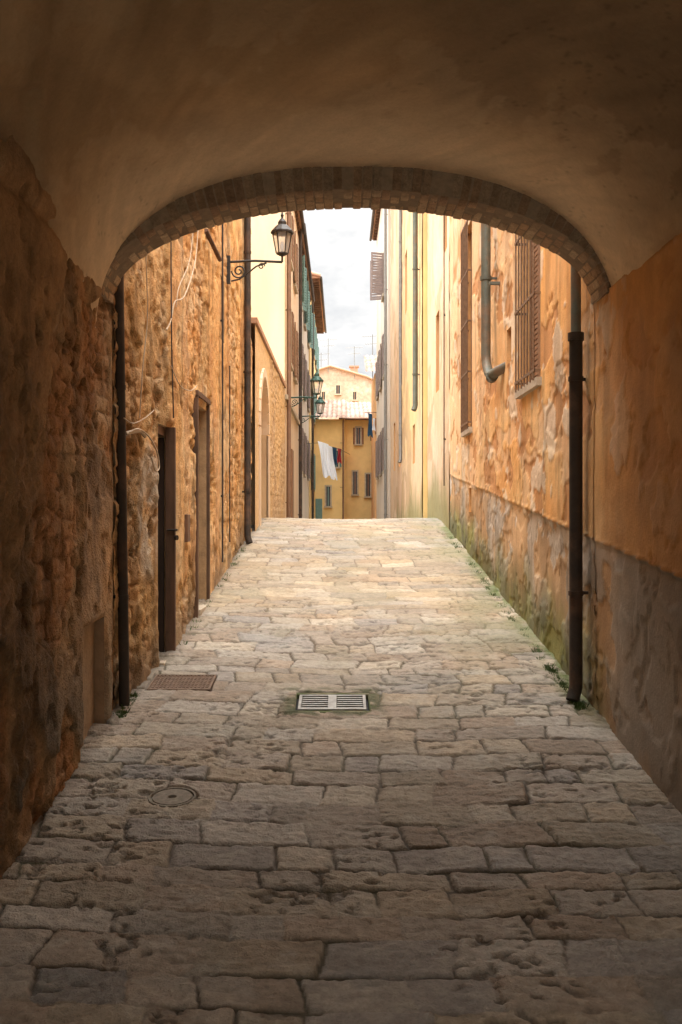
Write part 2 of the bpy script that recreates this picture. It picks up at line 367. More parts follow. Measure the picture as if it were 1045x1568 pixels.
def rightcol(U,V_):
    band=1.69+.086*(U-4.67)+.012*(fbm(U*3,V_*0,1,3)-.5)
    dad=ss(.004,-.004,V_-band)
    n1=fbm(U*1.3,V_*1.1,3,5); n2=fbm(U*.6,V_*.8,5,4); n3=fbm(U*4,V_*4,6,4)
    up=mixc([.74,.37,.115],[.77,.46,.19],ss(.35,.65,n1)); up=mixc(up,[.78,.54,.29],ss(.48,.64,n2)*.6)
    up=mixc(up,[.62,.28,.085],ss(.50,.6,n3)*.4)
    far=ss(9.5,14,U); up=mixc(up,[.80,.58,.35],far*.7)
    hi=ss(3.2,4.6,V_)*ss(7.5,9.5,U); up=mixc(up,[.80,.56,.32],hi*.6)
    pz=np.exp(-((V_-2.6-.06*(U-8))/.55)**2)*ss(6.3,7.5,U)*ss(14,11,U)
    q1=fbm(U*1.3+2,V_*2.6,7,6)+.08*pz
    ph=ss(.60,.608,q1); up=mixc(up,[.70,.46,.27],ph*.5)
    q2=fbm(U*2.0+9,V_*3.0,2,6)+.07*pz
    ph2=ss(.61,.618,q2); up=mixc(up,[.54,.26,.10],ph2*.85)
    q3=fbm(U*3.0+19,V_*3.0,4,5)+.03*pz; ph3=ss(.645,.655,q3); up=mixc(up,[.72,.60,.44],ph3*.65)
    lo=mixc([.58,.48,.365],[.62,.44,.27],ss(.4,.62,n1)); lo=mixc(lo,[.43,.38,.32],ss(.42,.6,n2)*.7)
    lp=ss(.55,.56,fbm(U*1.6+5,V_*2.4,4,6)); lo=mixc(lo,[.64,.39,.19],lp*.8)
    lp2=ss(.59,.60,fbm(U*2.6+5,V_*2.2,1,5)); lo=mixc(lo,[.69,.62,.53],lp2*.65)
    stn=ss(.46,.62,fbm(U*1.1,V_*1.5,6,5)); lo=mixc(lo,lo*np.array([.64,.61,.57]),stn*.65)
    c=mixc(up,lo,dad)
    hg=V_-zg(U)
    run=fbm(U*6,V_*.7,2,4); c=c*(1-.26*ss(.48,.68,run))[...,None]
    mos=ss(.60,.05,hg-.65*(fbm(U*2.2,V_*1.2,6,4)-.45))*ss(5.6,7.0,U)
    c=mixc(c,mixc([.22,.235,.07],[.13,.14,.06],ss(.4,.6,n3)),mos*.85)
    c=mixc(c,[.25,.20,.14],ss(.35,.0,hg)*.6*(1-mos))
    rel=.010*(fbm(U*1.2,V_*1.2,1,4)-.5)*2-.006*ph-.009*ph2+.006*ph3-.009*lp*dad-.006*lp2*dad+.004*(n3-.5)+ss(.014,.0,np.abs(V_-band))*.012-dad*.006
    rel=rel+pz*.010*(fbm(U*4,V_*6,3,5)-.5)*2
    crk=np.abs(fbm(U*1.7,V_*1.2,5,5)-.5); ck=ss(.006,.001,crk)*ss(.45,.55,fbm(U*.8,V_*.8,2,2))
    return c*(1-.4*ck)[...,None],rel-.006*ck
C,D=rightcol(U,V_)
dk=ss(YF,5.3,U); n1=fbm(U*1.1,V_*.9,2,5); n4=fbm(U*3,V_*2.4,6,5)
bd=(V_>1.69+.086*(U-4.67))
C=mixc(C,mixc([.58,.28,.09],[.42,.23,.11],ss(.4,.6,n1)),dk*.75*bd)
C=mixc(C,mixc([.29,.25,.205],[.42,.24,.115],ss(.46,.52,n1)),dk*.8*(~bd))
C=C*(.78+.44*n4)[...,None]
C=C*(.82+.18*ss(4.4,6.2,U))[...,None]  # wall colour painted darker with depth, as the daylight fades
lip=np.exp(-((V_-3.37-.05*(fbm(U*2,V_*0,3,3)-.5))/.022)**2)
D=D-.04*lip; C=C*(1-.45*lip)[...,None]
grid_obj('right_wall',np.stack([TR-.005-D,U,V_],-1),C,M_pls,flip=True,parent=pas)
# vault
us=axis([(TB,2.5,.2),(2.5,YN+.02,.022)]); th=np.linspace(0,math.pi,240)
U,T=np.meshgrid(us,th,indexing='ij')
e=2/2.4
ca=np.sign(np.cos(T))*np.abs(np.cos(T))**e; sa=np.abs(np.sin(T))**e
arc=T*2
off=.07*(fbm(U*.8,arc*1.0,1,3)-.5)+.028*(fbm(U*3,arc*3,2,4)-.5)+.005*(fbm(U*12,arc*12,3,3)-.5)
off=off*ss(YN+.03,YN-.4,U)
lun=np.zeros(U.shape)
for a0,yc_,w_ in ((math.pi-.0,4.1,1.25),(0.,3.9,1.0)):
    dd=np.abs(T-a0)/.62+np.abs(U-yc_)/w_
    lun=np.maximum(lun,ss(1.02,.90,dd)*.035)
off=off-lun
b_=1.01+.10*np.exp(-((U-3.9)/1.3)**2)
Xv=.09+(1.56-off)*ca; Zv=3.05+(b_-off)*sa
n1=fbm(U*1.2,arc*1.6,4,5);n2=fbm(U*.7+4,arc*.9,6,4)
C=mixc([.54,.36,.195],[.42,.275,.145],ss(.38,.62,n1)); C=mixc(C,[.28,.19,.11],ss(.48,.68,n2)*.75)
pt=ss(.56,.575,fbm(U*1.6,arc*2.2,2,4)); C=mixc(C,[.60,.44,.27],pt*.28)
C=C*(.60+.40*ss(4.0,5.4,U))[...,None]  # darker deeper inside: daylight falloff painted into the plaster colour
C=mixc(C,[.76,.60,.41],ss(4.8,5.8,U)*.8)  # paler by the ring: bounced light from outside painted in
brs=fbm((U+arc)*1.2,(arc-U)*9,5,4); C=C*(.84+.32*brs)[...,None]
crk=np.abs(fbm(U*1.1,arc*1.4,5,5)-.5); C=C*(1-.3*ss(.004,.0005,crk)*ss(.45,.6,n2))[...,None]
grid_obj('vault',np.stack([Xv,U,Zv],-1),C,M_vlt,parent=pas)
# arch ring of bricks
ACX,AA,AB,AZ=.07,1.52,.61,3.32
def ell(t,o=0):
    x=AA*math.cos(t);z=AB*math.sin(t); nx=math.cos(t)/AA;nz=math.sin(t)/AB;l=math.hypot(nx,nz); return ACX+x+nx/l*o, AZ+z+nz/l*o
ts=np.linspace(0,math.pi,2000); P=np.array([ell(t) for t in ts]); L=np.concatenate([[0],np.cumsum(np.hypot(*np.diff(P,axis=0).T))])
nb=int(L[-1]/.058); 
vv=[];ff=[];cc=[]
for i in range(nb):
    for k,(y0,y1) in enumerate(((YN,YN+.125),(YN+.132,YN+.25),(YN+.257,YF)) if i%2 else ((YN,YN+.18),(YN+.187,YF))):
        q0,q1=random.uniform(.02,.09),random.uniform(.91,.98)
        a0=np.interp((i+q0)/nb*L[-1],L,ts);a1=np.interp((i+q1)/nb*L[-1],L,ts); j=random.uniform(-.006,.006); ju=random.uniform(-.006,.006)
        n=len(vv); c=np.array(random.choice([[.44,.30,.19],[.47,.34,.225],[.41,.275,.18],[.50,.38,.26]]))*random.uniform(.86,1.06)
        for y in (y0+random.uniform(-.004,.008),y1+ju):
            fc_=.50 if y<YN+.03 else 1.0      # brick faces towards the passage darkened: their shade painted into the colour
            for a,o in ((a0,j),(a1,j+random.uniform(-.004,.004)),(a1,.16),(a0,.16)):
                x,z=ell(a,o); vv.append((x,y,z)); cc.append((*(c*fc_),1))
        ff+=[(n,n+1,n+2,n+3),(n+7,n+6,n+5,n+4),(n,n+4,n+5,n+1),(n+1,n+5,n+6,n+2),(n+2,n+6,n+7,n+3),(n+3,n+7,n+4,n)]
me=bpy.data.meshes.new('arch_ring');me.from_pydata(vv,[],ff);ca_=me.color_attributes.new('col','FLOAT_COLOR','POINT');ca_.data.foreach_set('color',np.array(cc,np.float32).reshape(-1));me.materials.append(M_brk);me.update()
o=link(me,'arch_ring',pas); bv=o.modifiers.new('b','BEVEL');bv.width=.007;bv.segments=2
b=MB(); vs_=[];n=60
for i in range(n+1):
    t=math.pi*i/n
    for y,of in ((YN+.007,.2),(YN+.007,.003),(YF-.008,.003),(YF-.008,.2)):
        x,z=ell(t,of); vs_.append((x,y,z))
b.add(vs_,[(i*4+k,i*4+k+1,(i+1)*4+k+1,(i+1)*4+k) for i in range(n) for k in range(3)])
b.make('arch_mortar',mat_s('lime_mortar',(.24,.185,.13),.95,0,.25,20,.5,.01),pas)
b=MB(); vs_=[]
for i in range(n+1):
    t=math.pi*i/n; x,z=ell(t,.12); vs_.append((x,YF-.006,z)); vs_.append((max(-1.75,min(1.95,x*1.15)),YF-.006,5.0))
b.add(vs_,[(2*i,2*i+1,2*i+3,2*i+2) for i in range(n)])
b.box(-5,-1.75,TB,YF-.05,-1.5,5.0);b.box(1.95,5,TB,YF-.05,-1.5,5.0);b.box(-5,5,TB,YF-.004,5.002,5.15)
b.make('outer_walls',M_och,pas)
# ---------------------------------------------------------------- LEFT STONE HOUSE
sh=empty('stone_house',(-1.4,10,0))
ops=[(7.40,7.80,0,2.66,.5),(9.02,9.75,0,2.99,.22),(8.05,8.3,4.2,4.9,.2),(10.9,11.25,3.9,4.6,.15)]
YE=14.6; ex=sorted({v for o in ops for v in o[:2]}); ez=sorted({v for o in ops for v in o[2:4] if v>0})
us=axis([(YF-.02,9,.016),(9,YE,.023)],ex); vs=axis([(.3,5,.018),(5,8.4,.06)],ez)
U,V_=np.meshgrid(us,vs,indexing='ij'); f=opfade(U,V_,ops,.05)
e1,idv,pl,half,D,cav=leftfield(U,V_,5,.50)
D=(D+.03*(fbm(U*.8,V_*.8,1,3)-.5)-.025)*f
C=mixc(mixc([.66,.36,.145],[.74,.51,.28],idv),[.70,.34,.11],ss(.4,.65,fbm(U*2,V_*2,3,4))*.7)
C=C*(.68+.32*ss(0,.15,e1))[...,None]
C=mixc(C,[.70,.42,.18],half)
Cp=mixc([.75,.425,.165],[.77,.52,.27],ss(.4,.62,fbm(U*1.3,V_*1.1,6,4))); Cp=mixc(Cp,[.60,.31,.13],ss(.5,.65,fbm(U*2.6,V_*1.4,1,4))*.6)
C=mixc(C,Cp,pl); C=C*(.70+.52*fbm(U*7,V_*7,2,4))[...,None]*(1-.3*cav)[...,None]
wh=np.exp(-((U-7.15)/.35)**2)*np.exp(-((V_-2.0)/.55)**2); C=mixc(C,[.70,.60,.47],ss(.3,.6,wh)*ss(.35,.5,fbm(U*4,V_*3,5,4))*.7)
hg=V_-zg(U); C=mixc(C,[.26,.20,.14],ss(.5,.0,hg)*ss(.3,.6,fbm(U*3,V_*3,2,3))*.7)
run=fbm(U*7,V_*.6,2,4); C=C*(1-.33*ss(.48,.68,run))[...,None]
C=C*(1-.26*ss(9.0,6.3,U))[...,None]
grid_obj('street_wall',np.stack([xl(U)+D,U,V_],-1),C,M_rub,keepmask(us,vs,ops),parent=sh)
M_rev=mat_s('reveal_plaster',(.42,.26,.13),.9,0,.3,8,.5,.01)
reveals('L',xl,ops,sh,M_rev)
b=MB(); b.box(-7,-1.95,YF+.05,YE,-.2,8.38); b.box(-1.949,XL(14.5)-.02,YE-.3,YE-.001,-.2,8.38);b.box(-7,-1.2,YF,YE+.1,8.4,8.55);b.make('house_mass',M_och,sh)
b=MB(); x=XL(7.8)
b.box(x-.035,x+.04,7.75,7.80,.6,2.66,0); b.box(XL(7.4)-.10,XL(7.4)-.03,7.40,7.44,.6,2.66,0); b.box(x-.14,x-.04,7.442,7.748,2.59,2.66,0)
b.box(x-.49,x-.05,7.765,7.795,.8,2.58,1)
b.tube([(x-.02,7.745,1.86),(x+.06,7.74,1.86),(x+.065,7.68,1.86)],.008,2); b.tube([(x+.045,7.748,1.80),(x+.06,7.74,1.80)],.02,2)
b.make('wooden_door',[M_wood,M_wood2,M_iron],sh,.004)
b=MB(); x=XL(9.4)
b.box(x-.17,x-.13,9.03,9.74,.8,2.98,0)
for i in range(6): b.box(x-.13,x-.115,9.04+i*.117,9.04+i*.117+.108,1.0,2.5,0)
for z in (1.3,2.1): b.box(x-.115,x-.10,9.05,9.73,z,z+.08,1)
b.box(x-.03,x+.03,8.96,9.018,.8,3.05,1); b.box(x-.01,x+.03,9.752,9.80,.8,3.05,1); b.box(x-.03,x+.035,8.95,9.81,3.052,3.10,1)
b.make('plank_door',[M_wood2,M_wood],sh,.004)
b=MB(); b.box(x-.1,x+.05,9.0,9.8,zf(9.0)-.1,zf(9.8)-.03); b.box(XL(7.6)-.3,XL(7.6)+.04,7.38,7.82,zf(7.4)-.1,zf(7.8)-.03); b.make('door_steps',M_stone,sh,.01)
b=MB(); b.box(XL(8.3)-.02,XL(8.3)+.045,8.28,8.42,1.75,1.98,0); b.make('meter_box',M_brown,sh,.005)
# ---------------------------------------------------------------- pipes
def drainpipe(x,y,z0,z1,r,mat,side,rl=None,zl=None,n=14,name='drain_pipe',foot=True,jit=0,step=1.9,mats=None):
    b=MB(); e=-1 if side=='L' else 1
    b.tube([(x+jit,y,z1),(x,y,z0+.12)]+([(x-e*.03,y-.03,z0+.03)] if foot else [(x,y,z0)]),r,0,n)
    if rl: b.tube([(x,y,zl),(x,y,z0+.10),(x-e*.03,y-.035,z0+.02)],rl,1,n); b.tube([(x,y,zl+.0),(x,y,zl+.05)],rl*1.22,1,n)
    z=z0+.7
    while z<z1:
        xx=x+jit*(z-z0)/(z1-z0); mi=1 if rl and z<zl else 0
        b.tube([(xx,y,z),(xx,y,z+.03)],(rl if rl and z<zl else r)*1.14,mi,n); b.box(min(xx,xx+e*.14),max(xx,xx+e*.14),y+.02,y+.04,z+.005,z+.025,mi)
        z+=step
    return b.make(name,mats or mat)
drainpipe(-1.395,6.40,zf(6.3)+.0,5.2,.034,M_iron,'L',foot=False,jit=-.06,step=1.35)
drainpipe(1.535,6.5,zf(6.45)+.0,5.4,.034,M_teal,'R',.044,3.12,step=1.4,mats=[M_teal,M_iron])
drainpipe(-1.25,13.3,zf(13.3),8.3,.045,M_iron,'L',step=1.6)
drainpipe(-1.28,10.75,zf(10.75)+.2,8.3,.010,M_cabled,'L',n=6,foot=False,name='wall_conduit')
b=MB(); pts=[(1.50,10.3,8.3),(1.50,10.3,3.62)]
for i in range(1,9):
    a=math.pi/2*i/8; pts.append((1.50+.02*i/8,10.3-.30*(1-math.cos(a)),3.62-.24*math.sin(a)))
pts+= [(1.56,9.85,3.40),(1.66,9.7,3.44)]
b.tube(pts,.05,0,14)
for z in (4.4,5.9): b.tube([(1.50,10.3,z),(1.50,10.3,z+.04)],.06); b.box(1.5,1.62,10.29,10.31,z+.01,z+.03)
b.tube([(1.52,10.05,3.36),(1.52,9.98,3.365)],.06)
b.box(1.50,1.62,10.05,10.09,4.30,4.33)
b.make('elbow_drain_pipe',M_teal)
# ---------------------------------------------------------------- RIGHT ORANGE HOUSE
oh=empty('orange_house',(1.6,10,0))
YE2=14.7
ops=[(7.98,8.85,3.08,4.85,.16),(12.16,12.85,3.04,5.6,.16),(9.35,9.6,3.42,3.75,.14),(12.2,12.45,2.0,2.3,.12)]
ex=sorted({v for o in ops for v in o[:2]}); ez=sorted({v for o in ops for v in o[2:4]})
us=axis([(YF-.02,9.5,.015),(9.5,YE2,.024)],ex); vs=axis([(.3,5.2,.017),(5.2,8.8,.08)],ez)
U,V_=np.meshgrid(us,vs,indexing='ij'); f=opfade(U,V_,ops,.05)
C,D=rightcol(U,V_)
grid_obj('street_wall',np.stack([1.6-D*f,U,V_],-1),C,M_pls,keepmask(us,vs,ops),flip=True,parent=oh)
reveals('R',xr,ops,oh,mat_s('reveal_orange',(.62,.34,.14),.9,0,.25,8,.4,.01),M_dark)
b=MB(); b.box(1.95,7,YF+.05,YE2,-.2,8.78); b.box(1.62,1.949,YE2-.2,YE2-.001,-.2,8.78); b.box(1.45,7,YF,YE2+.1,8.8,8.95);b.make('house_mass',M_org,oh)
def win_R(y0,y1,z0,z1,parent,grille=True,xw=1.6):
    b=MB(); x=xw; ym=(y0+y1)/2
    for (a,c) in ((y0+.012,ym-.006),(ym+.006,y1-.012)):
        b.box(x+.075,x+.115,a,a+.05,z0+.01,z1-.01,0); b.box(x+.075,x+.115,c-.05,c,z0+.01,z1-.01,0)
        zz=z0+.01
        while zz<z1-.05:
            b.box(x+.085,x+.108,a+.051,c-.051,zz,zz+.034,0,None); zz+=.045
    b.box(x-.045,x+.07,y0-.06,y1+.06,z0-.07,z0-.002,1)
    if grille:
        xg=x-.05; nb=max(4,int((y1-y0)/.13))
        for i in range(nb+1):
            y=y0+.03+i*(y1-y0-.06)/nb; b.tube([(xg,y,z0-.02),(xg,y,z1)],.008,2,6)
        z=z0+.05
        while z<z1:
            b.box(xg-.006,xg+.006,y0-.01,y1+.01,z,z+.022,2)
            for y in (y0-.01,y1-.01): b.box(xg,x+.05,y,y+.02,z,z+.020,2)
            z+=.62
    b.make('barred_window',[M_brsh,M_stone,M_grille],parent)
win_R(7.98,8.85,3.08,4.85,oh); win_R(12.16,12.85,3.04,5.6,oh)
# ---------------------------------------------------------------- LEFT LOW WALL w/ arched doorway
lw=empty('arched_garden_wall',(-1.3,18,0))
XW=-1.26; ops=[(15.35,17.1,0,4.2,.16)]
us=axis([(14.6,22.3,.045)],[15.35,17.1]); vs=axis([(1.2,4.75,.035)],[4.2])
U,V_=np.meshgrid(us,vs,indexing='ij'); f=opfade(U,V_,ops)
d1,d2,idv=worley(U/.26,V_/.11,2)
D=(.02*ss(0,.25,d2-d1)+.015*idv-.02)*f
C=mixc(mixc([.50,.32,.18],[.60,.43,.27],idv),[.66,.44,.23],ss(.45,.6,fbm(U,V_,3,4))*.8)*(.7+.3*ss(0,.2,d2-d1))[...,None]
C=mixc(C,[.70,.48,.26],ss(17.9,17.2,U))
grid_obj('wall_face',np.stack([XW+D*ss(17.2,17.9,U),U,V_],-1),C,M_rub,keepmask(us,vs,ops),parent=lw)
M_dy=wallm('doorway_render',(.58,.39,.21),(.52,.34,.19))
reveals('L',lambda y:XW,ops,lw,M_dy,M_dy)
b=MB(); yc=(15.35+17.1)/2; r=.875; n=24; zs=4.2-r; vs_=[]
for i in range(n+1):
    a=math.pi*i/n; vs_.append((XW-.004,yc+r*math.cos(a),zs+r*math.sin(a))); vs_.append((XW-.004,yc+r*math.cos(a),4.2))
b.add(vs_,[(2*i,2*i+1,2*i+3,2*i+2) for i in range(n)],0)
vs_=[]
for i in range(n+1):
    a=math.pi*i/n
    for xx in (XW-.004,XW-.155): vs_.append((xx,yc+r*math.cos(a),zs+r*math.sin(a)))
b.add(vs_,[(2*i,2*i+1,2*i+3,2*i+2) for i in range(n)],0)
b.make('arch_head',M_pale,lw)
b=MB()
for i in range(15):
    a0=math.pi*i/15+.01;a1=math.pi*(i+1)/15-.01
    vs_=[(xx,yc+rr*math.cos(a),zs+rr*math.sin(a)) for xx in (XW-.02,XW+.03) for rr in (r,r+.14) for a in (a0,a1)]
    b.add(vs_,[(0,1,3,2),(4,6,7,5),(0,4,5,1),(2,3,7,6),(0,2,6,4),(1,5,7,3)])
for y0 in (yc-r-.14,yc+r): 
    b.box(XW-.02,XW+.03,y0,y0+.14,1.2,zs-.02)
b.make('arch_moulding',M_pale,lw)
b=MB(); b.box(XW-.35,XW+.03,14.61,22.35,4.78,4.86); b.box(XW-.5,XW-.2,14.61,22.3,1,4.75); b.box(XW-.2,XW-.03,22.2,22.29,1,4.75); b.make('coping',M_terra,lw)
b=MB(); b.box(XW-.155,XW-.12,yc-.8,yc+.8,1.6,3.6,0)
for i in range(9): b.box(XW-.118,XW-.105,yc-.78+i*.175,yc-.78+i*.175+.16,1.7,3.5,0)
b.make('gate',M_brsh,lw)
# ---------------------------------------------------------------- generic plain buildings
def shutterwin(b,side,x,y0,y1,z0,z1,openw=.0,mi=(0,1,2),louv=True):
    e=1 if side=='L' else -1
    t=.08
    def bx(a0,a1,*r): b.box(min(x+e*a0,x+e*a1),max(x+e*a0,x+e*a1),*r)
    bx(-.02,.012,y0,y1,z0,z1,mi[1])
    bx(-.02,.03,y0-t,y0,z0-.0,z1,mi[2]);bx(-.02,.03,y1,y1+t,z0,z1,mi[2]);bx(-.02,.032,y0-t,y1+t,z1,z1+t,mi[2]);bx(-.02,.08,y0-t-.03,y1+t+.03,z0-t,z0,mi[2])
    ym=(y0+y1)/2; bx(.013,.03,ym-.03,ym+.03,z0,z1,mi[0])
    w=(y1-y0)/2
    for (yh,sg) in ((y0,-1),(y1,1)):
        ca,sa=math.cos(openw),math.sin(openw)
        M=Matrix(((e*sa,e*ca,0,x+e*.035),(sg*ca,-sg*sa,0,yh+sg*t*.3),(0,0,1,0),(0,0,0,1)))
        b.box(0,.05,0,.03,z0,z1,mi[0],M); b.box(w-.05,w,0,.03,z0,z1,mi[0],M)
        for zz in (z0,(z0+z1)/2-.03,z1-.06): b.box(.051,w-.051,0,.03,zz,zz+.06,mi[0],M)
        if louv:
            k=int((z1-z0)/.09)
            for i in range(k): b.box(.051,w-.051,.006,.024,z0+.07+i*.09,z0+.135+i*.09,mi[0],M)
def eaves(b,side,x,y0,y1,z,ov=.45,mi=0,mg=1,mr_=2):
    e=1 if side=='L' else -1
    xa,xb=sorted((x-e*.5,x+e*ov)); b.box(xa,xb,y0-.1,y1+.1,z+.12,z+.18,mi)
    yy=y0+.1
    while yy<y1: 
        xa2,xb2=sorted((x,x+e*(ov-.05))); b.box(xa2,xb2,yy,yy+.08,z,z+.118,mr_); yy+=.4
    b.tube([(x+e*(ov+.05),y0-.15,z+.12),(x+e*(ov+.05),y1+.15,z+.12)],.05,mg,8)
    yy=y0-.1
    while yy<y1+.1: b.tube([(x+e*(ov+.02),yy,z+.2),(x-e*1.6,yy,z+.75)],.08,mi,6); yy+=.19
def house(name,side,x,y0,y1,zt,mw,ov=.2,depth=6):
    e=empty(name,(x,y0,0)); b=MB(); s=-1 if side=='L' else 1
    xa,xb=sorted((x,x+s*depth)); b.box(xa,xb,y0,y1,-.3,zt,0)
    b.make('walls',mw,e)
    b=MB(); eaves(b,side,x,y0,y1,zt-.0,ov); b.make('roof_eaves',[M_terra,M_iron,M_wood],e)
    return e
h1=house('cream_house','L',-1.27,22.4,29.5,10.2,M_pale,.12)
b=MB()
for (y,z0,z1) in ((24.0,5.6,7.0),(26.6,5.6,7.0),(24.0,8.1,9.4),(26.6,8.1,9.4)):
    shutterwin(b,'L',-1.27,y,y+.8,z0,z1,.04)
b.box(-1.27,-1.20,22.4,29.5,4.55,4.65,2)
b.make('windows',[M_brsh,M_glass,M_stone],h1)
b=MB(); b.box(-1.3,-1.24,25.2,26.1,1,3.6,0); b.box(-1.3,-1.25,23.1,23.9,1,3.3,0); b.make('doors',M_brsh,h1)
drainpipe(-1.19,22.7,1.5,10.2,.05,M_brown,'L',step=2.2)
drainpipe(-1.19,29.2,1.2,10.3,.05,M_iron,'L',step=2.2)
h2=house('whitish_town_house','L',-1.30,29.6,40,10.4,M_wht,.15)
b=MB()
for y in (31,34.4,38.3):
    for z in (3.3,6.0,8.5): shutterwin(b,'L',-1.30,y,y+.85,z,z+1.4,.06 if z<8 else .3,(0 if z<8 else 3,1,2))
b.make('windows',[M_gysh,M_glass,M_stone,M_green],h2)
h3=house('tall_yellow_house','L',-1.25,40.1,52,11.3,M_yel,.4)
b=MB()
for y in (41.5,44.5,47.5,50):
    for z in (3.0,6.0,9.0): shutterwin(b,'L',-1.25,y,y+.9,z,z+1.5,.12)
b.make('windows',[M_green,M_glass,M_stone],h3)
drainpipe(-1.15,40.4,.8,11.2,.05,M_iron,'L',step=2.5)
def plaster_house(name,y0,y1,zt,x,pal_,seed,ops,step=.045):
    e=empty(name,(x,y0,0))
    ex=sorted({v for o in ops for v in o[:2]}); ez=sorted({v for o in ops for v in o[2:4]})
    us=axis([(y0,y1,step)],ex); vs=axis([(1.0,zt,step*1.1)],ez); U,V_=np.meshgrid(us,vs,indexing='ij')
    f=opfade(U,V_,ops) if ops else np.ones(U.shape)
    C=mixc(pal_[0],pal_[1],ss(.35,.65,fbm(U*.9,V_*.5,seed,4))); C=mixc(C,pal_[2],ss(.5,.60,fbm(U*1.5,V_*1.0,seed+2,5))*.6)
    C=C*(.86+.24*fbm(U*3,V_*.6,seed+1,4))[...,None]
    pp=ss(.61,.62,fbm(U*1.2,V_*.9,seed+3,5)); C=mixc(C,[.68,.50,.32],pp*.5)
    hg=V_-zg(U); C=mixc(C,[.65,.54,.42],ss(2.2,1.0,hg+.8*(fbm(U,V_*.5,3,3)-.5))*.45)
    C=mixc(C,[.44,.28,.15],ss(.60,.62,fbm(U*1.1,V_*1.3,seed+4,5)+.06*ss(2.5,.8,hg))*.5)
    C=mixc(C,[.24,.24,.10],ss(.9,.1,hg+1.1*(fbm(U*1.8,V_*.8,5,3)-.5))*.8)
    D=.015*(fbm(U*2,V_*2,seed,4)-.5)*f-.006*pp*f
    grid_obj('street_wall',np.stack([x-D,U,V_],-1),C,M_pls,keepmask(us,vs,ops),flip=True,parent=e)
    if ops: reveals('R',lambda y:x,ops,e,M_org,M_glass)
    b=MB(); b.box(x+.35,x+6,y0,y1,-.3,zt-.01,0); b.box(x+.02,x+.349,y0+.001,y0+.2,-.3,zt-.01,0); b.box(x+.02,x+.349,y1-.2,y1-.001,-.3,zt-.01,0); b.make('house_mass',M_yel,e)
    return e
P1=([.78,.54,.33],[.78,.60,.41],[.73,.45,.25]); P2=([.79,.57,.28],[.79,.61,.35],[.75,.50,.27]); P3=([.73,.50,.30],[.74,.57,.39],[.65,.43,.27])
r2=plaster_house('peach_house',14.72,18.4,9.6,1.6,P1,3,[(16.2,16.75,4.0,5.3,.18),(15.0,15.4,6.0,6.9,.18)])
r3=plaster_house('yellow_house',18.42,24.5,11.0,1.5,P2,5,[(20.2,20.8,3.0,3.8,.18),(22.6,23.3,6.6,8.0,.18)])
r4=plaster_house('tan_house',24.52,31.5,12.4,1.56,P3,1,[(26.0,26.8,3.2,4.6,.18),(28.6,29.4,3.2,4.6,.18),(26.0,26.8,7.2,8.8,.18)])
for (pp,x,y0,y1,z) in ((r2,1.6,14.72,18.4,9.6),(r3,1.5,18.42,24.5,11.0),(r4,1.56,24.52,31.5,12.4)):
    b=MB(); eaves(b,'R',x,y0,y1,z,.1); b.make('roof_eaves',[M_terra,M_iron,M_wood],pp)
r5=house('pale_stone_house','R',1.5,31.6,42,13.4,M_wht,.2)
b=MB()
for y in (33.2,36.5,39.5):
    for z in (3.4,6.6): shutterwin(b,'R',1.5,y,y+.9,z,z+1.5,.05)
shutterwin(b,'R',1.5,34.2,35.1,9.5,10.9,1.25)
b.make('windows',[M_gysh,M_glass,M_stone],r5)
drainpipe(1.41,18.9,3.9,11.0,.05,M_teal,'R',foot=True,step=2)
drainpipe(1.48,24.7,3.2,12.3,.045,M_grey,'R',step=2.4)
drainpipe(1.42,31.8,1.2,13,.045,M_grey,'R',step=2.4)
drainpipe(1.575,15.2,2.4,9.5,.009,M_cabled,'R',n=6,foot=False,name='wall_conduit')
# ---------------------------------------------------------------- far end
def tileroof(name,parent,x0,x1,y0,z0,y1,z1,cols):
    us=np.linspace(x0,x1,int((x1-x0)/.035)); vs=np.linspace(0,1,26)
    U,V_=np.meshgrid(us,vs,indexing='ij'); ph=U/.22
    z=z0+(z1-z0)*V_+.06*np.abs(np.sin(ph*math.pi))+.02*((V_*12)%1)
    idc=TAB[0][(np.floor(ph).astype(int))&255,(np.floor(V_*12).astype(int))&255]
    C=mixc(cols[0],cols[1],idc)*(.6+.4*np.abs(np.sin(ph*math.pi)))[...,None]
    return grid_obj(name,np.stack([U,y0+(y1-y0)*V_,z],-1),C,M_til,parent=parent,smooth=False)
TC=([.30,.18,.13],[.44,.33,.27])
fa=empty('small_yellow_house',(1,48,0))
b=MB(); b.box(.17,4.5,48,54,-.5,6.5); b.make('walls',M_yel,fa)
tileroof('tiled_roof',fa,-.1,4.6,47.6,6.5,52,7.7,TC)
b=MB()
def fwin(b,px0,px1,py0,py1,d,sh=None,mi=(0,1,2)):
    x0=(px0-522.5)/S*d;x1=(px1-522.5)/S*d;z1=2+(784-py0)/S*d;z0=2+(784-py1)/S*d
    b.box(x0,x1,d-.02,d+.1,z0,z1,mi[1]); t=.07
    b.box(x0-t,x0,d-.04,d+.1,z0,z1,mi[2]);b.box(x1,x1+t,d-.04,d+.1,z0,z1,mi[2]);b.box(x0-t,x1+t,d-.045,d+.1,z1,z1+t,mi[2]);b.box(x0-t-.03,x1+t+.03,d-.1,d+.1,z0-t,z0,mi[2])
    b.box((x0+x1)/2-.02,(x0+x1)/2+.02,d-.035,d-.021,z0,z1,mi[0])
    if sh:
        w=(x1-x0)*.5
        for (xx,sg) in ((x0-t,-1),(x1+t,1)):
            M=Matrix.Translation((xx,d-.05,0))@Matrix.Rotation(sg*math.radians(sh),4,'Z'); b.box(min(0,sg*w),max(0,sg*w),-.03,0,z0,z1,mi[0],M)
fwin(b,541,547,722,757,48);fwin(b,561,567,726,760,48);fwin(b,546,552,655,680,48,35)
fwin(b,573,580,655,675,48,35)
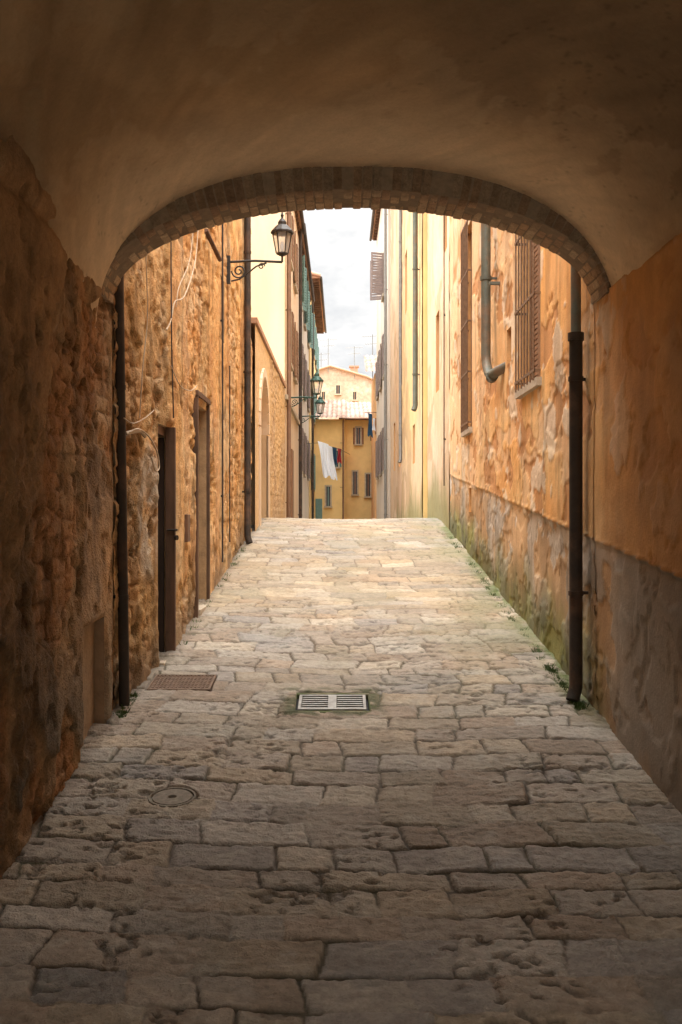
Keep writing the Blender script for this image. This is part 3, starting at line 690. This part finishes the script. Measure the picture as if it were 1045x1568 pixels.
b.box(1.62,1.95,47.9,48.05,-.5,1.85,0)
b.make('windows',[M_brsh,M_glass,M_stone],fa)
b=MB(); b.tube([(-.1,47.5,6.45),(4.5,47.5,6.45)],.06,0,8); b.make('gutter',M_brown,fa)
fb=empty('golden_corner_house',(-1,45,0))
b=MB(); b.box(-1.22,.16,45,53,-.5,6.2); b.make('walls',M_yel,fb)
tileroof('tiled_roof',fb,-1.22,.3,44.6,6.2,50,7.6,TC)
b=MB(); fwin(b,500,506,745,775,45); fwin(b,512,518,690,715,45,40)
b.box(-1.15,-.85,44.95,45.05,-.5,2.6,0)
b.make('windows',[M_green,M_glass,M_stone],fb)
drainpipe(.10,44.85,.4,6.2,.04,M_brown,'L',step=2)
fc=empty('brick_gable_house',(0,58,0))
b=MB(); d=58
pr=[(-3.2,-.5),(4,-.5),(4,8.6),((562-522.5)/S*d,2+(784-578)/S*d),((506-522.5)/S*d,2+(784-562)/S*d),((480-522.5)/S*d,2+(784-570)/S*d),(-3.2,9.6)]
n=len(pr); vs_=[(x,58,z) for x,z in pr]+[(x,66,z) for x,z in pr]
b.add(vs_,[tuple(range(n))]+[(i,(i+1)%n,n+(i+1)%n,n+i) for i in range(n)]); b.make('walls',M_gab,fc)
b=MB()
for i in range(2,n-1):
    a,c=pr[i],pr[i+1]; b.tube([(a[0],57.9,a[1]+.04),(c[0],57.9,c[1]+.04)],.07,0,6)
b.box(.55,1.0,59,59.5,9.6,10.6,0); b.box(.48,1.07,58.95,59.55,10.6,10.68,0)
b.make('roof_verge',M_terra,fc)
b=MB(); fwin(b,515,521,590,603,58); fwin(b,541,546,600,612,58); fwin(b,493,498,600,612,58); b.make('windows',[M_brsh,M_glass,M_stone],fc)
fd=empty('orange_tiled_house',(2,44,0))
b=MB(); b.box(1.45,5,43,47.5,-.5,8.0); b.make('walls',M_org,fd); tileroof('tiled_roof',fd,1.05,5,42.6,8.0,46,9.2,TC)
b=MB(); fwin(b,580,586,640,665,43,30);b.make('windows',[M_brsh,M_glass,M_stone],fd)
def antenna(px,py0,py1,d):
    x,y,z0=PX(px,py1,d); z1=PX(px,py0,d)[2]; b=MB(); b.tube([(x,y,z0-.3),(x,y,z1)],.018,0,6)
    for k,(dz,w) in enumerate(((-.1,.5),(-.45,.35))):
        b.tube([(x-w,y,z1+dz),(x+w,y,z1+dz+.05)],.012,0,5)
        for i in range(6):
            xx=x-w+i*2*w/5; b.tube([(xx,y-.2,z1+dz-.06),(xx,y+.2,z1+dz+.08)],.007,0,4)
    b.make('tv_antenna',M_grey)
antenna(503,518,562,57.9); antenna(543,530,572,58); antenna(571,512,590,46); antenna(492,540,566,58.2)
# ---------------------------------------------------------------- street lamps
def lamp(x,y,z,reach,mat,sc=1.0,name='street_lamp'):
    e=empty(name,(x,y,z)); b=MB()
    b.box(x-.02,x+.02,y-.03,y+.03,z-.22,z+.10)
    b.tube([(x,y,z+.03),(x+reach*.5,y,z+.045),(x+reach,y,z+.03)],.014*sc,0,8)
    b.tube([(x+reach,y,z+.03),(x+reach,y,z+.10)],.012*sc,0,8)
    pts=[]
    for i in range(44):
        a=i/43*3.6*math.pi; r=.085*(1-i/50); pts.append((x+.12+r*math.cos(a+math.pi),y,z-.075+r*math.sin(a+math.pi)))
    b.tube(pts,.009,0,6)
    b.tube([(x+.03,y,z-.19),(x+.12,y,z-.17),(x+.22,y,z-.10),(x+.32,y,z-.02),(x+.44,y,z+.02)],.010,0,6)
    pts=[]
    for i in range(24):
        a=i/23*2.6*math.pi; r=.04*(1-i/30); pts.append((x+.38+r*math.cos(a),y,z-.02+r*math.sin(a)))
    b.tube(pts,.007,0,6)
    b.make('bracket',mat,e)
    X0=x+reach; z0=z+.10; b=MB(); n=6
    rb,rt,hh=.065*sc,.105*sc,.22*sc
    b.lathe([(.0,0),( .03*sc,0),(rb,.02),(rb,.035),(0,.035)],(X0,y,z0),0,n,False)
    for k in range(n):
        a=2*math.pi*k/n; b.tube([(X0+rb*math.cos(a),y+rb*math.sin(a),z0+.03),(X0+rt*math.cos(a),y+rt*math.sin(a),z0+.03+hh)],.007*sc,0,5)
    b.lathe([(rt*.9,0),(rt+.022*sc,.0),(rt+.022*sc,.018),(rt*.72,.075*sc),(rt*.45,.095*sc),(rt*.45,.125*sc),(rt*.28,.15*sc),(.012,.17*sc),(.016,.19*sc),(.02,.20*sc),(.012,.215*sc),(.002,.25*sc)],(X0,y,z0+.03+hh),0,12,False)
    b.make('lantern_frame',mat,e)
    b=MB(); b.lathe([(rb*.93,0),(rt*.93,hh)],(X0,y,z0+.03),0,n,False); b.make('lantern_glass',M_lg,e)
    b=MB(); b.lathe([(.0,0),(.015,.0),(.02,.04),(.028,.08),(.015,.12),(0,.13)],(X0,y,z0+.04),0,10); b.make('bulb',M_white,e)
lamp(-1.30,11.5,4.86,.62,M_lamp,1.05)
lamp(-1.25,24.2,4.75,.66,M_lampg,1.35)
lamp(-1.30,30.5,4.9,.66,M_lampg,1.35)
# ---------------------------------------------------------------- cables on left wall
def cable(pts,r,mat,name='wall_cable'):
    P=[Vector(p) for p in pts]; out=[]
    for i in range(len(P)-1):
        p0=P[max(i-1,0)];p1=P[i];p2=P[i+1];p3=P[min(i+2,len(P)-1)]
        for k in range(8):
            t=k/8; out.append(.5*((2*p1)+(-p0+p2)*t+(2*p0-5*p1+4*p2-p3)*t*t+(-p0+3*p1-3*p2+p3)*t**3))
    out.append(P[-1]); b=MB(); b.tube(out,r,0,6); b.make(name,mat)
def LW(px,py,off=.05):
    d=8.0
    for _ in range(12): d=(XL(d)+off)*S/(px-522.5)
    return (XL(d)+off,d,2+(784-py)/S*d)
cable([LW(304,340),LW(299,400),LW(283,452),LW(268,462),LW(262,490),LW(255,505)],.005,M_cable)
cable([LW(297,345),LW(290,400),LW(274,440),LW(270,470)],.004,M_cable)
cable([LW(222,355),LW(226,480),LW(219,560),LW(214,640)],.004,M_cable)
cable([LW(198,662),LW(212,657),LW(228,668),LW(240,690),LW(244,715),LW(238,720),LW(232,700)],.006,M_cable)
cable([LW(190,640),LW(204,648),LW(222,640),LW(236,628)],.004,M_cable)
cable([LW(262,560),LW(276,590),LW(292,598),LW(302,590)],.004,M_cable)
cable([LW(192,664,.04),LW(200,662,.04),LW(215,660,.04),LW(222,668,.03)],.014,M_cable,'conduit_elbow')
cable([LW(262,370),LW(263,520),LW(266,640)],.005,M_cabled)
cable([LW(352,560,.03),LW(352,690,.03),LW(352,830,.03)],.007,M_cabled)
b=MB(); p=LW(312,352,.0);q=LW(322,398,.0); b.tube([(p[0]+.02,p[1],p[2]),(q[0]+.10,q[1],q[2])],.022,0,6); b.make('timber_bracket',M_wood)
# ---------------------------------------------------------------- laundry
def cloth(b,p0,p1,drop,mi,slant=0,amp=.05,nf=3):
    nu,nv=22,14; vs_=[]
    for i in range(nu):
        for j in range(nv):
            t=i/(nu-1); s=j/(nv-1); x=p0[0]+(p1[0]-p0[0])*t; y=p0[1]+(p1[1]-p0[1])*t; z=p0[2]+(p1[2]-p0[2])*t
            vs_.append((x+slant*s+.02*math.sin(5*s+t*3),y+amp*math.sin(nf*2*math.pi*t+1.5*s)*(.3+s),z-drop*s*(1+.05*math.sin(9*t))))
    b.add(vs_,[(i*nv+j,(i+1)*nv+j,(i+1)*nv+j+1,i*nv+j+1) for i in range(nu-1) for j in range(nv-1)],mi,True)
la=empty('laundry_line',(-.7,38,4.5))
b=MB(); d=36
A=PX(487,676,d);B=PX(503,680,d); cloth(b,(A[0],d-.3,A[2]),(B[0],d+.1,B[2]),1.25,0,.22)
A=PX(500,682,37);B=PX(509,684,37); cloth(b,(A[0],37-.3,A[2]),(B[0],37.2,B[2]),1.2,0,.18,.04,2)
A=PX(509,684,38);B=PX(516,685,38); cloth(b,(A[0],38,A[2]),(B[0],38.3,B[2]),.65,1); A=PX(517,686,38.5);B=PX(523,687,38.5); cloth(b,(A[0],38.5,A[2]),(B[0],38.7,B[2]),.55,2)
b.tube([(-1.3,35.6,4.45),(-.8,36,4.5),(0.0,38.6,4.42),(.4,45,4.6)],.01,3,5)
b.make('clothes',[M_white,M_navy,M_red,M_cabled],la)
la=empty('hanging_clothes',(1.3,42,5.5)); b=MB(); d=42
A=PX(564,632,d);B=PX(571,634,d); cloth(b,(A[0],d,A[2]),(B[0],d+.2,B[2]),.95,0,0,.03); A=PX(571,640,d);B=PX(575,641,d); cloth(b,(A[0],d,A[2]),(B[0],d+.2,B[2]),.5,1,0,.03)
b.tube([(1.0,42,PX(560,632,42)[2]+.02),(1.7,42.1,PX(560,632,42)[2]+.02)],.015,2,5)
b.make('clothes',[M_navy,M_white,M_iron],la)
# weeds at wall bases
b=MB()
def tuft(x,y,n,h):
    for i in range(n):
        a=random.uniform(0,6.28); l=h*random.uniform(.4,1); dx_,dy_=math.cos(a)*l*.6,math.sin(a)*l*.6; z=zf(y)-.01
        ox,oy=random.uniform(-.03,.03),random.uniform(-.05,.05); w=.004
        b.add([(x+ox-w,y+oy,z),(x+ox+w,y+oy,z),(x+ox+dx_,y+oy+dy_,z+l)],[(0,1,2)],0)
for i in range(46):
    y=random.uniform(6.3,14); tuft(1.55-random.random()*.04,y,14,.05)
for i in range(22): tuft(1.53,random.uniform(6.2,7.4),24,.045)
for i in range(20): tuft(XL(6.5)+.05,random.uniform(6.2,6.7),16,.045)
for i in range(20): 
    y=random.uniform(8,14); tuft(XL(y)+.05,y,10,.05)
b.make('wall_weeds',M_leaf)
# ---------------------------------------------------------------- camera / light / world
cam=bpy.data.cameras.new('camera');co=bpy.data.objects.new('camera',cam);scene.collection.objects.link(co)
co.location=(0,0,2);co.rotation_euler=(math.radians(90),0,0);cam.sensor_fit='HORIZONTAL';cam.sensor_width=24;cam.lens=35;cam.clip_end=3000;cam.clip_start=.05
scene.camera=co
el=math.radians(74); sd=Vector((-.28,-.96,0)).normalized()
sdir=Vector((sd.x*math.cos(el),sd.y*math.cos(el),math.sin(el)))
sun=bpy.data.lights.new('sun','SUN');sun.energy=2.6;sun.angle=math.radians(50);sun.color=(1,.96,.89)
so=bpy.data.objects.new('sun',sun);scene.collection.objects.link(so);so.rotation_euler=sdir.to_track_quat('Z','Y').to_euler();so.location=(0,0,30)
w=bpy.data.worlds.new('World');scene.world=w;w.use_nodes=True;nt=w.node_tree;bg=nt.nodes['Background']
sky=nt.nodes.new('ShaderNodeTexSky');sky.sky_type='NISHITA';sky.sun_disc=False;sky.sun_elevation=el;sky.sun_rotation=math.atan2(sd.x,sd.y)
tc=nt.nodes.new('ShaderNodeTexCoord');mp=nt.nodes.new('ShaderNodeMapping');mp.inputs['Scale'].default_value=(1,1,2.2);nt.links.new(tc.outputs['Generated'],mp.inputs['Vector'])
nz=noise_node(nt,2.2,5,.55,mp.outputs[0]);nz2=noise_node(nt,7,5,.6,mp.outputs[0])
cl=nt.nodes.new('ShaderNodeMix');cl.data_type='RGBA';cl.inputs[6].default_value=(7.6,7.8,8.1,1);cl.inputs[7].default_value=(11.2,11.1,10.9,1)
nt.links.new(mr(nt,nz2.outputs[0],.38,.60,0,1),cl.inputs[0])
# overcast luminance rises towards the zenith
sp=nt.nodes.new('ShaderNodeSeparateXYZ');nt.links.new(tc.outputs['Generated'],sp.inputs[0])
gz=mr(nt,sp.outputs[2],.30,1.0,1.0,11.5)
cl2=mulcol(nt,cl.outputs[2],gz)
mx=nt.nodes.new('ShaderNodeMix');mx.data_type='RGBA';nt.links.new(mr(nt,nz.outputs[0],.30,.45,.8,1),mx.inputs[0]);nt.links.new(sky.outputs[0],mx.inputs[6]);nt.links.new(cl2,mx.inputs[7])
nt.links.new(mx.outputs[2],bg.inputs['Color']);bg.inputs['Strength'].default_value=.1
scene.view_settings.view_transform='Standard';scene.view_settings.look='None';scene.view_settings.exposure=0;scene.view_settings.gamma=1
